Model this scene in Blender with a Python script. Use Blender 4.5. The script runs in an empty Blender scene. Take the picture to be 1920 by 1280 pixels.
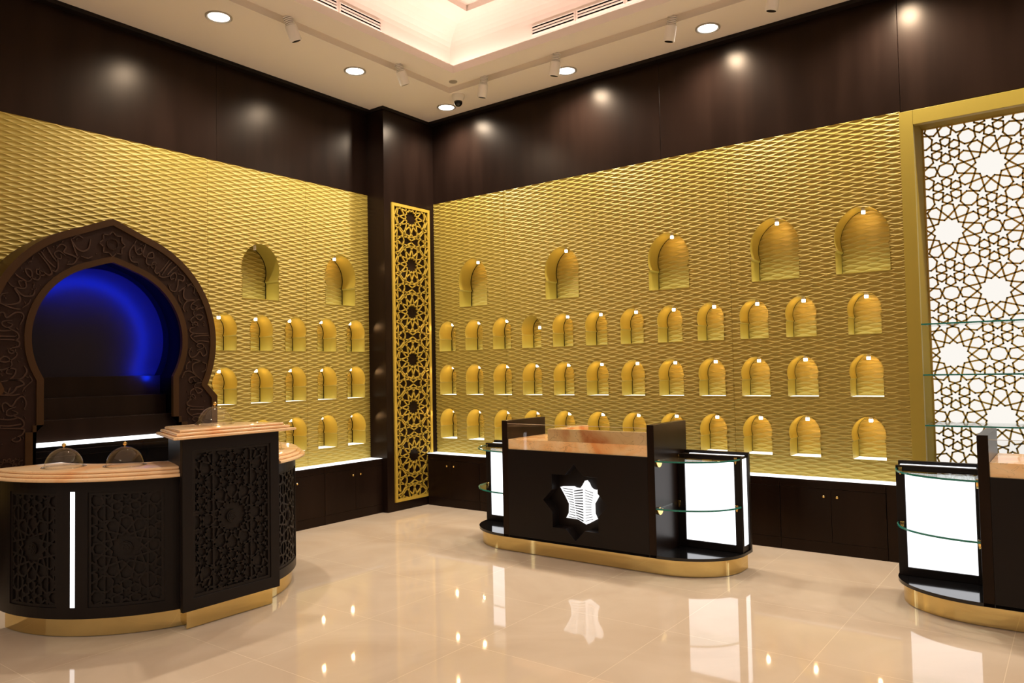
import bpy, bmesh, math, random
import numpy as np
from mathutils import Vector, Matrix
from mathutils.geometry import tessellate_polygon

random.seed(7)
sc = bpy.context.scene
COL = sc.collection
PI = math.pi
rad = math.radians

# ------------------------------------------------------------------ camera
cam_d = bpy.data.cameras.new('camera')
cam = bpy.data.objects.new('camera', cam_d)
COL.objects.link(cam)
F_PX, YAW, PITCH, ROLL = 1416.985, -0.643458864, 0.0380171534, -0.0196296
fw = Vector((math.cos(PITCH)*math.sin(YAW), math.cos(PITCH)*math.cos(YAW), math.sin(PITCH)))
r0 = Vector((math.cos(YAW), -math.sin(YAW), 0)); u0 = r0.cross(fw)
rt = r0*math.cos(ROLL)+u0*math.sin(ROLL); up = -r0*math.sin(ROLL)+u0*math.cos(ROLL)
cam.matrix_world = Matrix(((rt.x, up.x, -fw.x, 0), (rt.y, up.y, -fw.y, 0), (rt.z, up.z, -fw.z, 1.6), (0, 0, 0, 1)))
cam_d.sensor_fit = 'HORIZONTAL'; cam_d.sensor_width = 36.0
cam_d.lens = F_PX/1920*36.0
cam_d.clip_start = 0.05; cam_d.clip_end = 100
sc.camera = cam

# ------------------------------------------------------------------ world, exposure
w = bpy.data.worlds.new('world'); sc.world = w; w.use_nodes = True
w.node_tree.nodes['Background'].inputs[0].default_value = (1.0, 0.90, 0.80, 1)
w.node_tree.nodes['Background'].inputs[1].default_value = 0.22
vs = sc.view_settings
vs.view_transform = 'Standard'; vs.look = 'None'; vs.gamma = 1.0; vs.use_curve_mapping = False
vs.exposure = 0.0
sc.cycles.use_denoising = True
sc.cycles.sample_clamp_indirect = 4.0
sc.cycles.max_bounces = 10; sc.cycles.diffuse_bounces = 4; sc.cycles.glossy_bounces = 5
sc.cycles.transmission_bounces = 8; sc.cycles.transparent_max_bounces = 32
sc.cycles.caustics_reflective = False; sc.cycles.caustics_refractive = False

# light levels
P_DOWN = 192.0      # ceiling downlights (W)
P_NICHE = .62       # niche spotlights
E_COVE = 29.0       # LED strips in the ceiling cove
E_PANEL = 1.7       # white light boxes
E_SILL = 2.5        # lit niche sills
E_LEDGE = 2.2       # lit ledges
P_BLUE = 2.0

# ------------------------------------------------------------------ materials
def mat(name, base=(.8, .8, .8), rough=.5, metal=0.0, spec=.5, emit=None, es=0.0, trans=0.0, ior=1.45, coat=0.0):
    m = bpy.data.materials.new(name); m.use_nodes = True
    b = m.node_tree.nodes['Principled BSDF']
    b.inputs['Base Color'].default_value = (*base, 1)
    b.inputs['Roughness'].default_value = rough
    b.inputs['Metallic'].default_value = metal
    b.inputs['Specular IOR Level'].default_value = spec
    b.inputs['IOR'].default_value = ior
    b.inputs['Transmission Weight'].default_value = trans
    b.inputs['Coat Weight'].default_value = coat
    if emit:
        b.inputs['Emission Color'].default_value = (*emit, 1)
        b.inputs['Emission Strength'].default_value = es
    return m

def noise_color(m, c0, c1, scale=4.0, stretch=(1, 1, 1), detail=5.0, distort=0.0, lo=.35, hi=.65, rough=None):
    nt = m.node_tree; b = nt.nodes['Principled BSDF']
    tc = nt.nodes.new('ShaderNodeTexCoord'); mp = nt.nodes.new('ShaderNodeMapping')
    mp.inputs['Scale'].default_value = stretch
    nz = nt.nodes.new('ShaderNodeTexNoise'); nz.inputs['Scale'].default_value = scale
    nz.inputs['Detail'].default_value = detail; nz.inputs['Distortion'].default_value = distort
    cr = nt.nodes.new('ShaderNodeValToRGB')
    cr.color_ramp.elements[0].position = lo; cr.color_ramp.elements[0].color = (*c0, 1)
    cr.color_ramp.elements[1].position = hi; cr.color_ramp.elements[1].color = (*c1, 1)
    L = nt.links.new
    L(tc.outputs['Object'], mp.inputs['Vector']); L(mp.outputs['Vector'], nz.inputs['Vector'])
    L(nz.outputs['Fac'], cr.inputs['Fac']); L(cr.outputs['Color'], b.inputs['Base Color'])
    return m, nz, cr

def emission(name, color, strength):
    m = bpy.data.materials.new(name); m.use_nodes = True
    nt = m.node_tree; nt.nodes.clear()
    o = nt.nodes.new('ShaderNodeOutputMaterial'); e = nt.nodes.new('ShaderNodeEmission')
    e.inputs[0].default_value = (*color, 1); e.inputs[1].default_value = strength
    nt.links.new(e.outputs[0], o.inputs[0]); return m

GOLD = mat('gold_paint', (.415, .305, .056), .50, .12)
GOLDFLAT = mat('gold_paint_flat', (.39, .29, .045), .48, .12, .3)
GOLDLINE = mat('gold_screen', (.62, .42, .06), .38, .3)
BRONZE = mat('lattice_gold', (.62, .42, .10), .5, .2)
JAMB = mat('jamb_gold', (.36, .25, .035), .7, 0, .08)
WOOD = mat('dark_wood', (.012, .0065, .0045), .285, 0, .20)
WOOD.node_tree.nodes['Principled BSDF'].inputs['Specular Tint'].default_value = (1.0, .80, .60, 1)
noise_color(WOOD, (.0095, .0048, .0034), (.0145, .0075, .0052), 6.0, (1, 1, .12), 4)
WOOD2 = mat('dark_wood_matt', (.0095, .0058, .0045), .38, 0, .24)
DARKCARVE = mat('carved_dark_wood', (.0125, .0080, .006), .5, 0, .25)
BLACKGLOSS = mat('black_gloss', (.006, .005, .005), .08, 0, .5)
BLACK = mat('black_matt', (.003, .003, .003), .7, 0, .03)
ARCHF = mat('arch_field', (.022, .0095, .0058), .45, 0, .15)
ARCHB = mat('arch_border', (.047, .0205, .0056), .42, 0, .2)
ARCHT = mat('arch_script', (.050, .024, .0135), .38, 0, .3)  # arch brown made lighter, light on the raised carving put into the colour
CEIL = mat('ceiling_paint', (.88, .80, .74), .75, 0, .2)
COVE = mat('cove_paint', (.86, .78, .70), .8, 0, .2)
WHITEP = mat('white_metal', (.90, .85, .79), .4, 0, .4)
GREYRING = mat('grey_ring', (.42, .38, .34), .35, .2)
BRASS = mat('polished_brass', (.71, .55, .235), .06, 1.0)
BRASSK = mat('brass_knob', (.88, .60, .20), .12, 1.0)
CHROME = mat('chrome', (.75, .72, .68), .1, 1.0)
LIT = emission('white_light_panel', (.97, .97, 1.0), E_PANEL)
STRIP = emission('white_light_strip', (.97, .98, 1.0), 2.2)
EMBLEM = emission('lit_emblem', (1.0, .98, .97), 1.25)
SILL = emission('lit_sill', (1.0, .97, .78), E_SILL)
LEDGE = emission('lit_ledge', (1.0, 1.0, .96), E_LEDGE)
SCREENLIT = emission('lit_screen', (1.0, .955, .89), .98)
LENS = emission('downlight_lens', (1.0, .93, .82), 14.0)
NLENS = emission('niche_lamp_lens', (1.0, .90, .72), 9.0)
COVELED = emission('cove_led', (1.0, .72, .64), E_COVE)
SLEDGE = emission('shelf_led', (.93, .97, 1.0), 2.4)
def thin_glass(name, tint, ior=1.45):
    m = bpy.data.materials.new(name); m.use_nodes = True
    nt = m.node_tree; nt.nodes.clear(); L = nt.links.new
    o = nt.nodes.new('ShaderNodeOutputMaterial'); tr = nt.nodes.new('ShaderNodeBsdfTransparent'); gl = nt.nodes.new('ShaderNodeBsdfGlossy')
    fr = nt.nodes.new('ShaderNodeFresnel'); mx = nt.nodes.new('ShaderNodeMixShader')
    tr.inputs[0].default_value = (*tint, 1); gl.inputs['Roughness'].default_value = .01
    ge = nt.nodes.new('ShaderNodeNewGeometry'); mr = nt.nodes.new('ShaderNodeMapRange')
    mr.inputs['To Min'].default_value = ior; mr.inputs['To Max'].default_value = 1/ior
    L(ge.outputs['Backfacing'], mr.inputs['Value']); L(mr.outputs[0], fr.inputs['IOR'])
    L(fr.outputs[0], mx.inputs[0]); L(tr.outputs[0], mx.inputs[1]); L(gl.outputs[0], mx.inputs[2]); L(mx.outputs[0], o.inputs[0])
    return m
GLASS = thin_glass('clear_glass', (.985, .985, .985))
DOMEG = thin_glass('cloche_glass', (.99, .985, .98), 1.55)
GLASSEDGE = mat('glass_edge', (.025, .20, .16), .1, 0, .5)
SHELFG = thin_glass('shelf_glass', (.95, .985, .97))

def stone(name, c0, c1, c2, vein, scale=2.2, seed=0.0):
    m = mat(name, c1, .16, 0, .5, coat=.3)
    nt = m.node_tree; b = nt.nodes['Principled BSDF']; L = nt.links.new
    tc = nt.nodes.new('ShaderNodeTexCoord'); mp = nt.nodes.new('ShaderNodeMapping')
    mp.inputs['Location'].default_value = (seed, seed*.7, seed*.3)
    mp.inputs['Rotation'].default_value = (.2, .5, .4)
    n1 = nt.nodes.new('ShaderNodeTexNoise'); n1.inputs['Scale'].default_value = scale; n1.inputs['Detail'].default_value = 6; n1.inputs['Distortion'].default_value = 1.2
    cr = nt.nodes.new('ShaderNodeValToRGB')
    e = cr.color_ramp.elements; e[0].position = .3; e[0].color = (*c0, 1); e[1].position = .72; e[1].color = (*c2, 1)
    k = e.new(.5); k.color = (*c1, 1)
    n2 = nt.nodes.new('ShaderNodeTexNoise'); n2.inputs['Scale'].default_value = scale*1.6; n2.inputs['Detail'].default_value = 8; n2.inputs['Distortion'].default_value = 2.0
    s = nt.nodes.new('ShaderNodeMath'); s.operation = 'SUBTRACT'; s.inputs[1].default_value = .5
    ab = nt.nodes.new('ShaderNodeMath'); ab.operation = 'ABSOLUTE'
    mr = nt.nodes.new('ShaderNodeMapRange'); mr.inputs['From Min'].default_value = 0.0; mr.inputs['From Max'].default_value = .006
    mr.inputs['To Min'].default_value = .5; mr.inputs['To Max'].default_value = 0.0
    mx = nt.nodes.new('ShaderNodeMixRGB'); mx.inputs['Color2'].default_value = (*vein, 1)
    L(tc.outputs['Object'], mp.inputs['Vector']); L(mp.outputs['Vector'], n1.inputs['Vector']); L(mp.outputs['Vector'], n2.inputs['Vector'])
    L(n1.outputs['Fac'], cr.inputs['Fac']); L(n2.outputs['Fac'], s.inputs[0]); L(s.outputs[0], ab.inputs[0]); L(ab.outputs[0], mr.inputs['Value'])
    L(mr.outputs[0], mx.inputs['Fac']); L(cr.outputs['Color'], mx.inputs['Color1']); L(mx.outputs['Color'], b.inputs['Base Color'])
    return m
ONYX = stone('onyx_peach', (.94, .68, .42), (.92, .60, .32), (.82, .36, .13), (.60, .30, .15), 2.0, 3.0)
ONYX2 = stone('onyx_orange', (.95, .66, .34), (.92, .50, .19), (.82, .28, .07), (.16, .07, .035), 2.6, 9.0)
ONYX3 = stone('onyx_cream', (.90, .70, .38), (.86, .60, .29), (.60, .20, .06), (.34, .16, .07), 1.8, 21.0)

# faint glow added to the display counters' onyx worktop in its stone colours
_nt = ONYX2.node_tree; _b = _nt.nodes['Principled BSDF']
_nt.links.new(_b.inputs['Base Color'].links[0].from_socket, _b.inputs['Emission Color']); _b.inputs['Emission Strength'].default_value = .22

# polished marble floor with fine pale joints
FLOOR = mat('polished_marble', (.60, .45, .30), .045, 0, .5)
def floor_nodes():
    nt = FLOOR.node_tree; b = nt.nodes['Principled BSDF']; L = nt.links.new
    tc = nt.nodes.new('ShaderNodeTexCoord')
    n1 = nt.nodes.new('ShaderNodeTexNoise'); n1.inputs['Scale'].default_value = 1.1; n1.inputs['Detail'].default_value = 7; n1.inputs['Distortion'].default_value = 1.5
    cr = nt.nodes.new('ShaderNodeValToRGB'); e = cr.color_ramp.elements
    e[0].position = .3; e[0].color = (.60, .465, .335, 1); e[1].position = .7; e[1].color = (.70, .565, .425, 1)
    L(tc.outputs['Object'], n1.inputs['Vector']); L(n1.outputs['Fac'], cr.inputs['Fac'])
    sp = nt.nodes.new('ShaderNodeSeparateXYZ'); L(tc.outputs['Object'], sp.inputs[0])
    def line(ch, off):
        a = nt.nodes.new('ShaderNodeMath'); a.operation = 'ADD'; a.inputs[1].default_value = off
        d = nt.nodes.new('ShaderNodeMath'); d.operation = 'DIVIDE'; d.inputs[1].default_value = .853
        f = nt.nodes.new('ShaderNodeMath'); f.operation = 'FRACT'
        s = nt.nodes.new('ShaderNodeMath'); s.operation = 'SUBTRACT'; s.inputs[1].default_value = .5
        ab = nt.nodes.new('ShaderNodeMath'); ab.operation = 'ABSOLUTE'
        g = nt.nodes.new('ShaderNodeMath'); g.operation = 'GREATER_THAN'; g.inputs[1].default_value = .4978
        L(sp.outputs[ch], a.inputs[0]); L(a.outputs[0], d.inputs[0]); L(d.outputs[0], f.inputs[0]); L(f.outputs[0], s.inputs[0]); L(s.outputs[0], ab.inputs[0]); L(ab.outputs[0], g.inputs[0])
        return g
    gx, gy = line(0, 1.217+.853*20), line(1, -2.565+.853*20)
    mxx = nt.nodes.new('ShaderNodeMath'); mxx.operation = 'MAXIMUM'; L(gx.outputs[0], mxx.inputs[0]); L(gy.outputs[0], mxx.inputs[1])
    mx = nt.nodes.new('ShaderNodeMixRGB'); mx.inputs['Color2'].default_value = (.80, .66, .48, 1)
    L(mxx.outputs[0], mx.inputs['Fac']); L(cr.outputs['Color'], mx.inputs['Color1']); L(mx.outputs['Color'], b.inputs['Base Color'])
floor_nodes()

# ------------------------------------------------------------------ mesh builder
ORG = {}
class MB:
    def __init__(s): s.v = []; s.f = []; s.m = []
    def add(s, vs, fs, m=0):
        n = len(s.v); s.v += [tuple(p) for p in vs]
        for f in fs: s.f.append(tuple(i+n for i in f)); s.m.append(m)
    def box(s, a, b, m=0):
        (x0, y0, z0), (x1, y1, z1) = a, b
        s.add([(x0,y0,z0),(x1,y0,z0),(x1,y1,z0),(x0,y1,z0),(x0,y0,z1),(x1,y0,z1),(x1,y1,z1),(x0,y1,z1)],
              [(0,3,2,1),(4,5,6,7),(0,1,5,4),(1,2,6,5),(2,3,7,6),(3,0,4,7)], m)
    def prism(s, loop, fr, d0, d1, holes=(), m=0, mside=None):
        """closed polygon (2-D) with holes, swept between depths d0 and d1; fr(u,v,d)->xyz"""
        loops = [list(loop)]+[list(h) for h in holes]
        flat = [p for l in loops for p in l]
        tris = tessellate_polygon([[Vector((p[0], p[1], 0)) for p in l] for l in loops])
        n = len(flat)
        vs = [fr(p[0], p[1], d0) for p in flat]+[fr(p[0], p[1], d1) for p in flat]
        s.add(vs, [tuple(t) for t in tris]+[tuple(i+n for i in reversed(t)) for t in tris], m)
        base = len(s.v)-2*n; k = 0
        for l in loops:
            c = len(l)
            for i in range(c):
                a, b = base+k+i, base+k+(i+1) % c
                s.f.append((a, b, b+n, a+n)); s.m.append(m if mside is None else mside)
            k += c
    def loft(s, loops, cap=True, m=0, closed=True):
        base = len(s.v); n = len(loops[0])
        for l in loops: s.v += [tuple(p) for p in l]
        for j in range(len(loops)-1):
            for i in range(n if closed else n-1):
                a = base+j*n+i; b = base+j*n+(i+1) % n
                s.f.append((a, b, b+n, a+n)); s.m.append(m)
        if cap:
            for j in (0, len(loops)-1):
                l = loops[j]
                # cap in the plane with most area: use x,y
                tr = tessellate_polygon([[Vector((p[0], p[1], p[2])) for p in l]])
                for t in tr: s.f.append(tuple(base+j*n+i for i in t)); s.m.append(m)
    def cyl(s, c, ax, r, h, n=24, m=0, r2=None):
        ax = Vector(ax).normalized(); t = Vector((0,0,1)) if abs(ax.z) < .9 else Vector((1,0,0))
        e1 = ax.cross(t).normalized(); e2 = ax.cross(e1); c = Vector(c); r2 = r if r2 is None else r2
        s.loft([[c+e1*math.cos(2*PI*i/n)*q+e2*math.sin(2*PI*i/n)*q+ax*d for i in range(n)] for q, d in ((r, 0), (r2, h))], True, m)
    def lathe(s, prof, c, n=40, m=0, closed=False):
        """prof: (r, z) list around the z axis at c"""
        base = len(s.v); k = len(prof)
        for i in range(n):
            a = 2*PI*i/n
            for r, z in prof: s.v.append((c[0]+r*math.cos(a), c[1]+r*math.sin(a), c[2]+z))
        for i in range(n):
            j = (i+1) % n
            for q in range(k if closed else k-1):
                q2 = (q+1) % k
                s.f.append((base+i*k+q, base+j*k+q, base+j*k+q2, base+i*k+q2)); s.m.append(m)
    def sphere(s, c, r, n=16, m=0):
        s.lathe([(max(1e-5, r*math.sin(PI*i/n)), -r*math.cos(PI*i/n)) for i in range(n+1)], c, n*2, m)
    def bar(s, p, q, wd, fr, d0, d1, ext=.4, m=0):
        dx, dy = q[0]-p[0], q[1]-p[1]; L = math.hypot(dx, dy)
        if L < 1e-6: return
        dx /= L; dy /= L; e = wd*ext; h = wd/2
        P = [(p[0]-dx*e-dy*h, p[1]-dy*e+dx*h), (p[0]-dx*e+dy*h, p[1]-dy*e-dx*h), (q[0]+dx*e+dy*h, q[1]+dy*e-dx*h), (q[0]+dx*e-dy*h, q[1]+dy*e+dx*h)]
        s.add([fr(u, v, d0) for u, v in P]+[fr(u, v, d1) for u, v in P], [(0,1,2,3),(7,6,5,4),(0,4,5,1),(1,5,6,2),(2,6,7,3),(3,7,4,0)], m)
    def ribbon(s, pts, wid, fr, d0, d1, m=0):
        n = len(pts); A = []; B = []
        for i in range(n):
            a = pts[max(0, i-1)]; b = pts[min(n-1, i+1)]
            dx, dy = b[0]-a[0], b[1]-a[1]; L = math.hypot(dx, dy) or 1
            h = wid[i]/2; A.append((pts[i][0]-dy/L*h, pts[i][1]+dx/L*h)); B.append((pts[i][0]+dy/L*h, pts[i][1]-dx/L*h))
        base = len(s.v)
        for i in range(n):
            for (u, v), d in ((A[i], d0), (B[i], d0), (B[i], d1), (A[i], d1)): s.v.append(fr(u, v, d))
        for i in range(n-1):
            a = base+4*i; b = a+4
            for j in range(4):
                k = (j+1) % 4; s.f.append((a+j, a+k, b+k, b+j)); s.m.append(m)
        for a in (base, base+4*(n-1)): s.f.append((a, a+1, a+2, a+3)); s.m.append(m)
    def build(s, name, mats, parent=None, smooth=0, bevel=0.0, raw=False):
        me = bpy.data.meshes.new(name)
        o = bpy.data.objects.new(name, me); COL.objects.link(o)
        org = Vector((0, 0, 0))
        if parent is not None:
            o.parent = parent; org = ORG.get(parent.name, Vector((0, 0, 0))); ORG[o.name] = org
        me.from_pydata([(p[0]-org.x, p[1]-org.y, p[2]-org.z) for p in s.v], [], s.f)
        ms = mats if isinstance(mats, (list, tuple)) else [mats]
        for q in ms: me.materials.append(q)
        if len(ms) > 1: me.polygons.foreach_set('material_index', s.m)
        if not raw:
            bm = bmesh.new(); bm.from_mesh(me)
            bmesh.ops.recalc_face_normals(bm, faces=bm.faces); bm.to_mesh(me); bm.free()
        if bevel:
            b = o.modifiers.new('bevel', 'BEVEL'); b.width = bevel; b.segments = 2; b.limit_method = 'ANGLE'; b.angle_limit = rad(50)
        if smooth:
            me.polygons.foreach_set('use_smooth', [True]*len(me.polygons)); me.set_sharp_from_angle(angle=rad(smooth))
        me.update(); return o

def tag(o, label, cat, group=None):
    o['label'] = label; o['category'] = cat
    if group: o['group'] = group
    return o
def thing(name, loc, label, cat, group=None):
    o = bpy.data.objects.new(name, None); COL.objects.link(o); o.location = loc; o.empty_display_size = .1
    ORG[o.name] = Vector(loc); return tag(o, label, cat, group)
def struct(o): o['kind'] = 'structure'; return o
def copy_tree(o, parent=None):
    c = o.copy(); COL.objects.link(c); c.parent = parent
    for ch in list(o.children): copy_tree(ch, c)
    return c
ORD = ['first', 'second', 'third', 'fourth', 'fifth', 'sixth', 'seventh', 'eighth', 'ninth', 'tenth', 'eleventh', 'twelfth']

# frames: plane coords (u, v, depth) -> xyz
def frx(x, sgn=1):   # a face looking along +X: u = y, v = z, depth towards the wall
    return lambda u, v, d: (x-d*sgn, u, v)
def fry(y):          # a face looking along -Y: u = x, v = z, depth into the wall
    return lambda u, v, d: (u, y+d, v)
def frz(z):
    return lambda u, v, d: (u, v, z+d)
def frcyl(cx, cy, R):  # u = arc angle (rad), v = z, depth inwards
    return lambda u, v, d: (cx+(R-d)*math.cos(u), cy+(R-d)*math.sin(u), v)

# ------------------------------------------------------------------ key planes
YG, XG = 6.915, -6.65          # gold relief walls
YU, XU = 6.922, -6.660           # dark upper fascias
ZC = 4.70                      # soffit
XCOL = -6.374                  # corner column face
YCAB, XCAB = 6.726, -6.455     # base cabinet fronts

# ------------------------------------------------------------------ floor
m = MB(); m.box((-7.6, -3.6, -.05), (4.4, 7.9, 0.0)); struct(m.build('floor', FLOOR))

# ------------------------------------------------------------------ ceiling
def rect_loop(xl, yt, z, xr=4.2, yb=-3.4): 
    return [(xl, yb-(-3.4)+ -3.4, z), (xr, -3.4, z), (xr, yt, z), (xl, yt, z)]
def rl(xl, yt, z):
    dx = xl+6.62; dy = 6.88-yt
    return [(xl, -3.4+dy, z), (4.2-dx, -3.4+dy, z), (4.2-dx, yt, z), (xl, yt, z)]
m = MB()
L1 = [rl(-6.62, 6.88, 4.70), rl(-5.51, 6.272, 4.70), rl(-5.51, 6.272, 4.765), rl(-5.385, 6.125, 4.765), rl(-5.385, 6.125, 4.70), rl(-5.10, 5.872, 4.70),
      rl(-5.10, 5.872, 4.78), rl(-5.13, 5.902, 4.78), rl(-5.13, 5.902, 4.72), rl(-5.40, 6.17, 4.72)]
m.loft(L1, cap=False)
CV = [rl(-5.40, 6.17, 4.72), rl(-5.40, 6.17, 5.10)]
for i in range(1, 9):
    a = PI/2*i/8
    CV.append(rl(-5.40+.34*(1-math.cos(a)), 6.17-.17*(1-math.cos(a)), 5.10+.24*math.sin(a)))
CV += [rl(-4.96, 5.94, 5.34), rl(-4.96, 5.94, 5.40)]
m.loft(CV, cap=False, m=1)
m.loft([rl(-4.96, 5.94, 5.40)], cap=False)
xl, yt = -4.96, 5.94
q = rl(xl, yt, 5.40); m.add(q, [(0, 1, 2, 3)], 1)
q = [(p[0]*1.02, p[1]*1.02, 5.6) for p in rl(-6.9, 7.2, 5.6)]; m.add(q, [(0, 1, 2, 3)], 0)
struct(m.build('ceiling', [CEIL, COVE], raw=True))
# LED strips hidden in the cove trough
for i, (a, b) in enumerate((((-5.30, -2.2, 4.725), (-5.27, 6.07, 4.74)), ((-5.27, 6.04, 4.725), (2.8, 6.07, 4.74)),
                            ((2.80, -2.2, 4.725), (2.83, 6.04, 4.74)), ((-5.27, -2.65, 4.725), (2.8, -2.62, 4.74)))):
    m = MB(); m.box(a, b); o = m.build('cove_light', COVELED)
    tag(o, ['warm cove light strip above the left wall soffit', 'warm cove light strip above the right wall soffit',
            'warm cove light strip along the far side of the ceiling tray', 'warm cove light strip along the near side of the ceiling tray'][i], 'light strip', 'ceiling cove lights')

# ------------------------------------------------------------------ upper fascias, corner column, trims
def fascia(name, segs, boxf):
    m = MB()
    for a, b in segs: m.box(*boxf(a, b))
    return struct(m.build(name, WOOD, bevel=.002))
fascia('wall_right_fascia', [(-6.374, -3.282), (-3.279, -1.113), (-1.110, 3.4)], lambda a, b: ((a, YU, 3.680), (b, YU+.04, ZC)))
fascia('wall_left_fascia', [(-2.5, 1.0), (1.003, 4.132), (4.135, 6.08)], lambda a, b: ((XU-.04, a, 3.692), (XU, b, ZC)))
m = MB(); m.box((-6.374, 6.835, 4.664), (3.4, YU-.0005, ZC-.0005)); struct(m.build('trim_1', WOOD2, bevel=.003))
m = MB(); m.box((XU+.0005, -2.5, 4.664), (-6.577, 6.08, ZC-.0005)); struct(m.build('trim_2', WOOD2, bevel=.003))
m = MB(); m.box((-6.80, 6.08, 0), (XCOL, 6.935, ZC)); struct(m.build('wall_corner', WOOD, bevel=.003))
m = MB(); m.box((XCOL+.0005, 6.062, 4.664), (XCOL+.018, 6.834, ZC-.0005)); m.box((-6.5765, 6.062, 4.664), (XCOL+.0005, 6.0795, ZC-.0005)); struct(m.build('trim_3', WOOD2))
# unseen black backing behind the walls, added to keep world light from leaking in
m = MB(); m.box((-7.3, 7.20, 0), (-1.05, 7.30, 4.7)); m.box((-1.05, 7.42, 0), (3.6, 7.52, 4.7)); m.box((-7.3, 6.966, 3.72), (3.6, 7.20, 5.6)); struct(m.build('wall_right_backing', BLACK))
m = MB(); m.box((-7.1, -2.5, 0), (-7.0, 7.3, 5.6)); struct(m.build('wall_left_backing', BLACK))

# ------------------------------------------------------------------ niches: outline
def niche_outline(W, H, frac, n=44):
    a = W/2; zc = H*frac; tip = .036*W; R = .512*W
    hx = a-tip
    cz = zc+math.sqrt(max(1e-6, R*R-hx*hx))
    pts = [(a, 0), (a, zc-tip*.9)]
    t0 = -math.acos(hx/R); top = H-cz
    for i in range(n+1):
        t = t0+(PI/2-t0)*i/n
        x = R*math.cos(t); z = cz+(R*math.sin(t) if t < 0 else top*math.sin(t)*(1-.10*abs(math.cos(t))**2*math.sin(t)))
        pts.append((x, z))
    right = pts
    left = [(-x, z) for x, z in reversed(right[:-1])]
    return right+left      # open at the sill; closing edge is the bottom
BIG = dict(W=.431, H=.565, frac=.37)
SMALL = dict(W=.263, H=.362, frac=.42)

WP, WL, WA, WD = .0230, .187, .42, .0068
def ridge(n, x): return n*WP+WA*WP*np.where(n % 2 == 0, 1.0, -1.0)*np.sin(2*PI*x/WL)
WT = ((0, 0), (.08, .30), (.28, .81), (.5, 1.0), (.72, .81), (.92, .30))   # fraction of the gap, depth
def wave_grid(xs, z0, z1, depth=WD):
    n0, n1 = int(math.floor(z0/WP))-1, int(math.ceil(z1/WP))+1
    rows_z = []; rows_h = []
    for n in range(n0, n1):
        za = ridge(np.array(n), xs); zb = ridge(np.array(n+1), xs); gap = zb-za
        for t, hh in WT:
            rows_z.append(za+gap*t); rows_h.append(depth*(.10+.62*np.clip(gap/WP, 0, 2))*hh)
    Z = np.array(rows_z); Hh = np.array(rows_h)
    lo = Z.max(axis=1) < z0; hi = Z.min(axis=1) > z1
    keep = ~(lo | hi); Z = np.clip(Z[keep], z0, z1); Hh = Hh[keep]
    X = np.broadcast_to(xs, Z.shape).copy()
    return X, Z, Hh
def wave_mesh(name, X, Z, H, fr, material, holes=(), seams=(), dx=.0134, dz=.0090):
    R, Cn = X.shape
    X = X.ravel().copy(); Z = Z.ravel().copy(); H = H.ravel().copy()
    for s0 in seams:
        k = np.abs(X-s0) < .0022; H[k] += .006
    state = np.zeros(X.size, int)          # 1 = strictly inside a hole, 2 = snapped to its rim
    for hole in holes:
        P = np.array(hole); mn = P.min(0)-.03; mxx = P.max(0)+.03
        idx = np.where((X > mn[0]) & (X < mxx[0]) & (Z > mn[1]) & (Z < mxx[1]))[0]
        px, pz = X[idx], Z[idx]
        A = P; B = np.roll(P, -1, 0)
        best = np.full(px.size, 1e9); bx = px.copy(); bz = pz.copy(); ins = np.zeros(px.size, bool)
        for (ax, az), (bx1, bz1) in zip(A, B):
            sx, sz = (bx1-ax)/dx, (bz1-az)/dz; qx, qz = (px-ax)/dx, (pz-az)/dz
            t = np.clip((qx*sx+qz*sz)/max(1e-12, sx*sx+sz*sz), 0, 1)
            d = (qx-t*sx)**2+(qz-t*sz)**2; k = d < best
            best[k] = d[k]; bx[k] = ax+t[k]*(bx1-ax); bz[k] = az+t[k]*(bz1-az)
            c = (az > pz) != (bz1 > pz)
            if abs(bz1-az) > 1e-12:
                ins ^= c & (px < (bx1-ax)*(pz-az)/(bz1-az)+ax)
        sn = best < .72**2
        X[idx[sn]] = bx[sn]; Z[idx[sn]] = bz[sn]
        st = np.where(sn, 2, np.where(ins, 1, 0)); k = st > 0; state[idx[k]] = st[k]
    ii = np.arange(R*Cn).reshape(R, Cn)
    Q = np.stack([ii[:-1, :-1].ravel(), ii[:-1, 1:].ravel(), ii[1:, 1:].ravel(), ii[1:, :-1].ravel()], 1)
    S = state[Q]; drop = (S == 1).any(1)
    four = (S == 2).all(1)
    if four.any():
        cx = X[Q[four]].mean(1); cz = Z[Q[four]].mean(1); ins = np.zeros(cx.size, bool)
        for hole in holes:
            P = np.array(hole); B = np.roll(P, -1, 0)
            for (ax, az), (bx1, bz1) in zip(P, B):
                if abs(bz1-az) > 1e-12:
                    ins ^= ((az > cz) != (bz1 > cz)) & (cx < (bx1-ax)*(cz-az)/(bz1-az)+ax)
        ff = np.where(four)[0]; drop[ff[ins]] = True
    Q = Q[~drop]
    me = bpy.data.meshes.new(name); o = bpy.data.objects.new(name, me); COL.objects.link(o)
    a, b, c = fr(X, Z, H)
    co = np.stack([np.broadcast_to(a, X.shape), np.broadcast_to(b, X.shape), np.broadcast_to(c, X.shape)], 1).astype(np.float32)
    used = np.zeros(X.size, bool); used[Q.ravel()] = True
    remap = np.cumsum(used)-1; co = co[used]; Q = remap[Q]
    me.vertices.add(len(co)); me.vertices.foreach_set('co', co.ravel())
    me.loops.add(Q.size); me.loops.foreach_set('vertex_index', Q.ravel().astype(np.int32))
    me.polygons.add(len(Q)); me.polygons.foreach_set('loop_start', np.arange(0, Q.size, 4, dtype=np.int32))
    me.polygons.foreach_set('use_smooth', np.ones(len(Q), bool))
    me.materials.append(material); me.update(calc_edges=True); me.validate()
    return o

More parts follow.
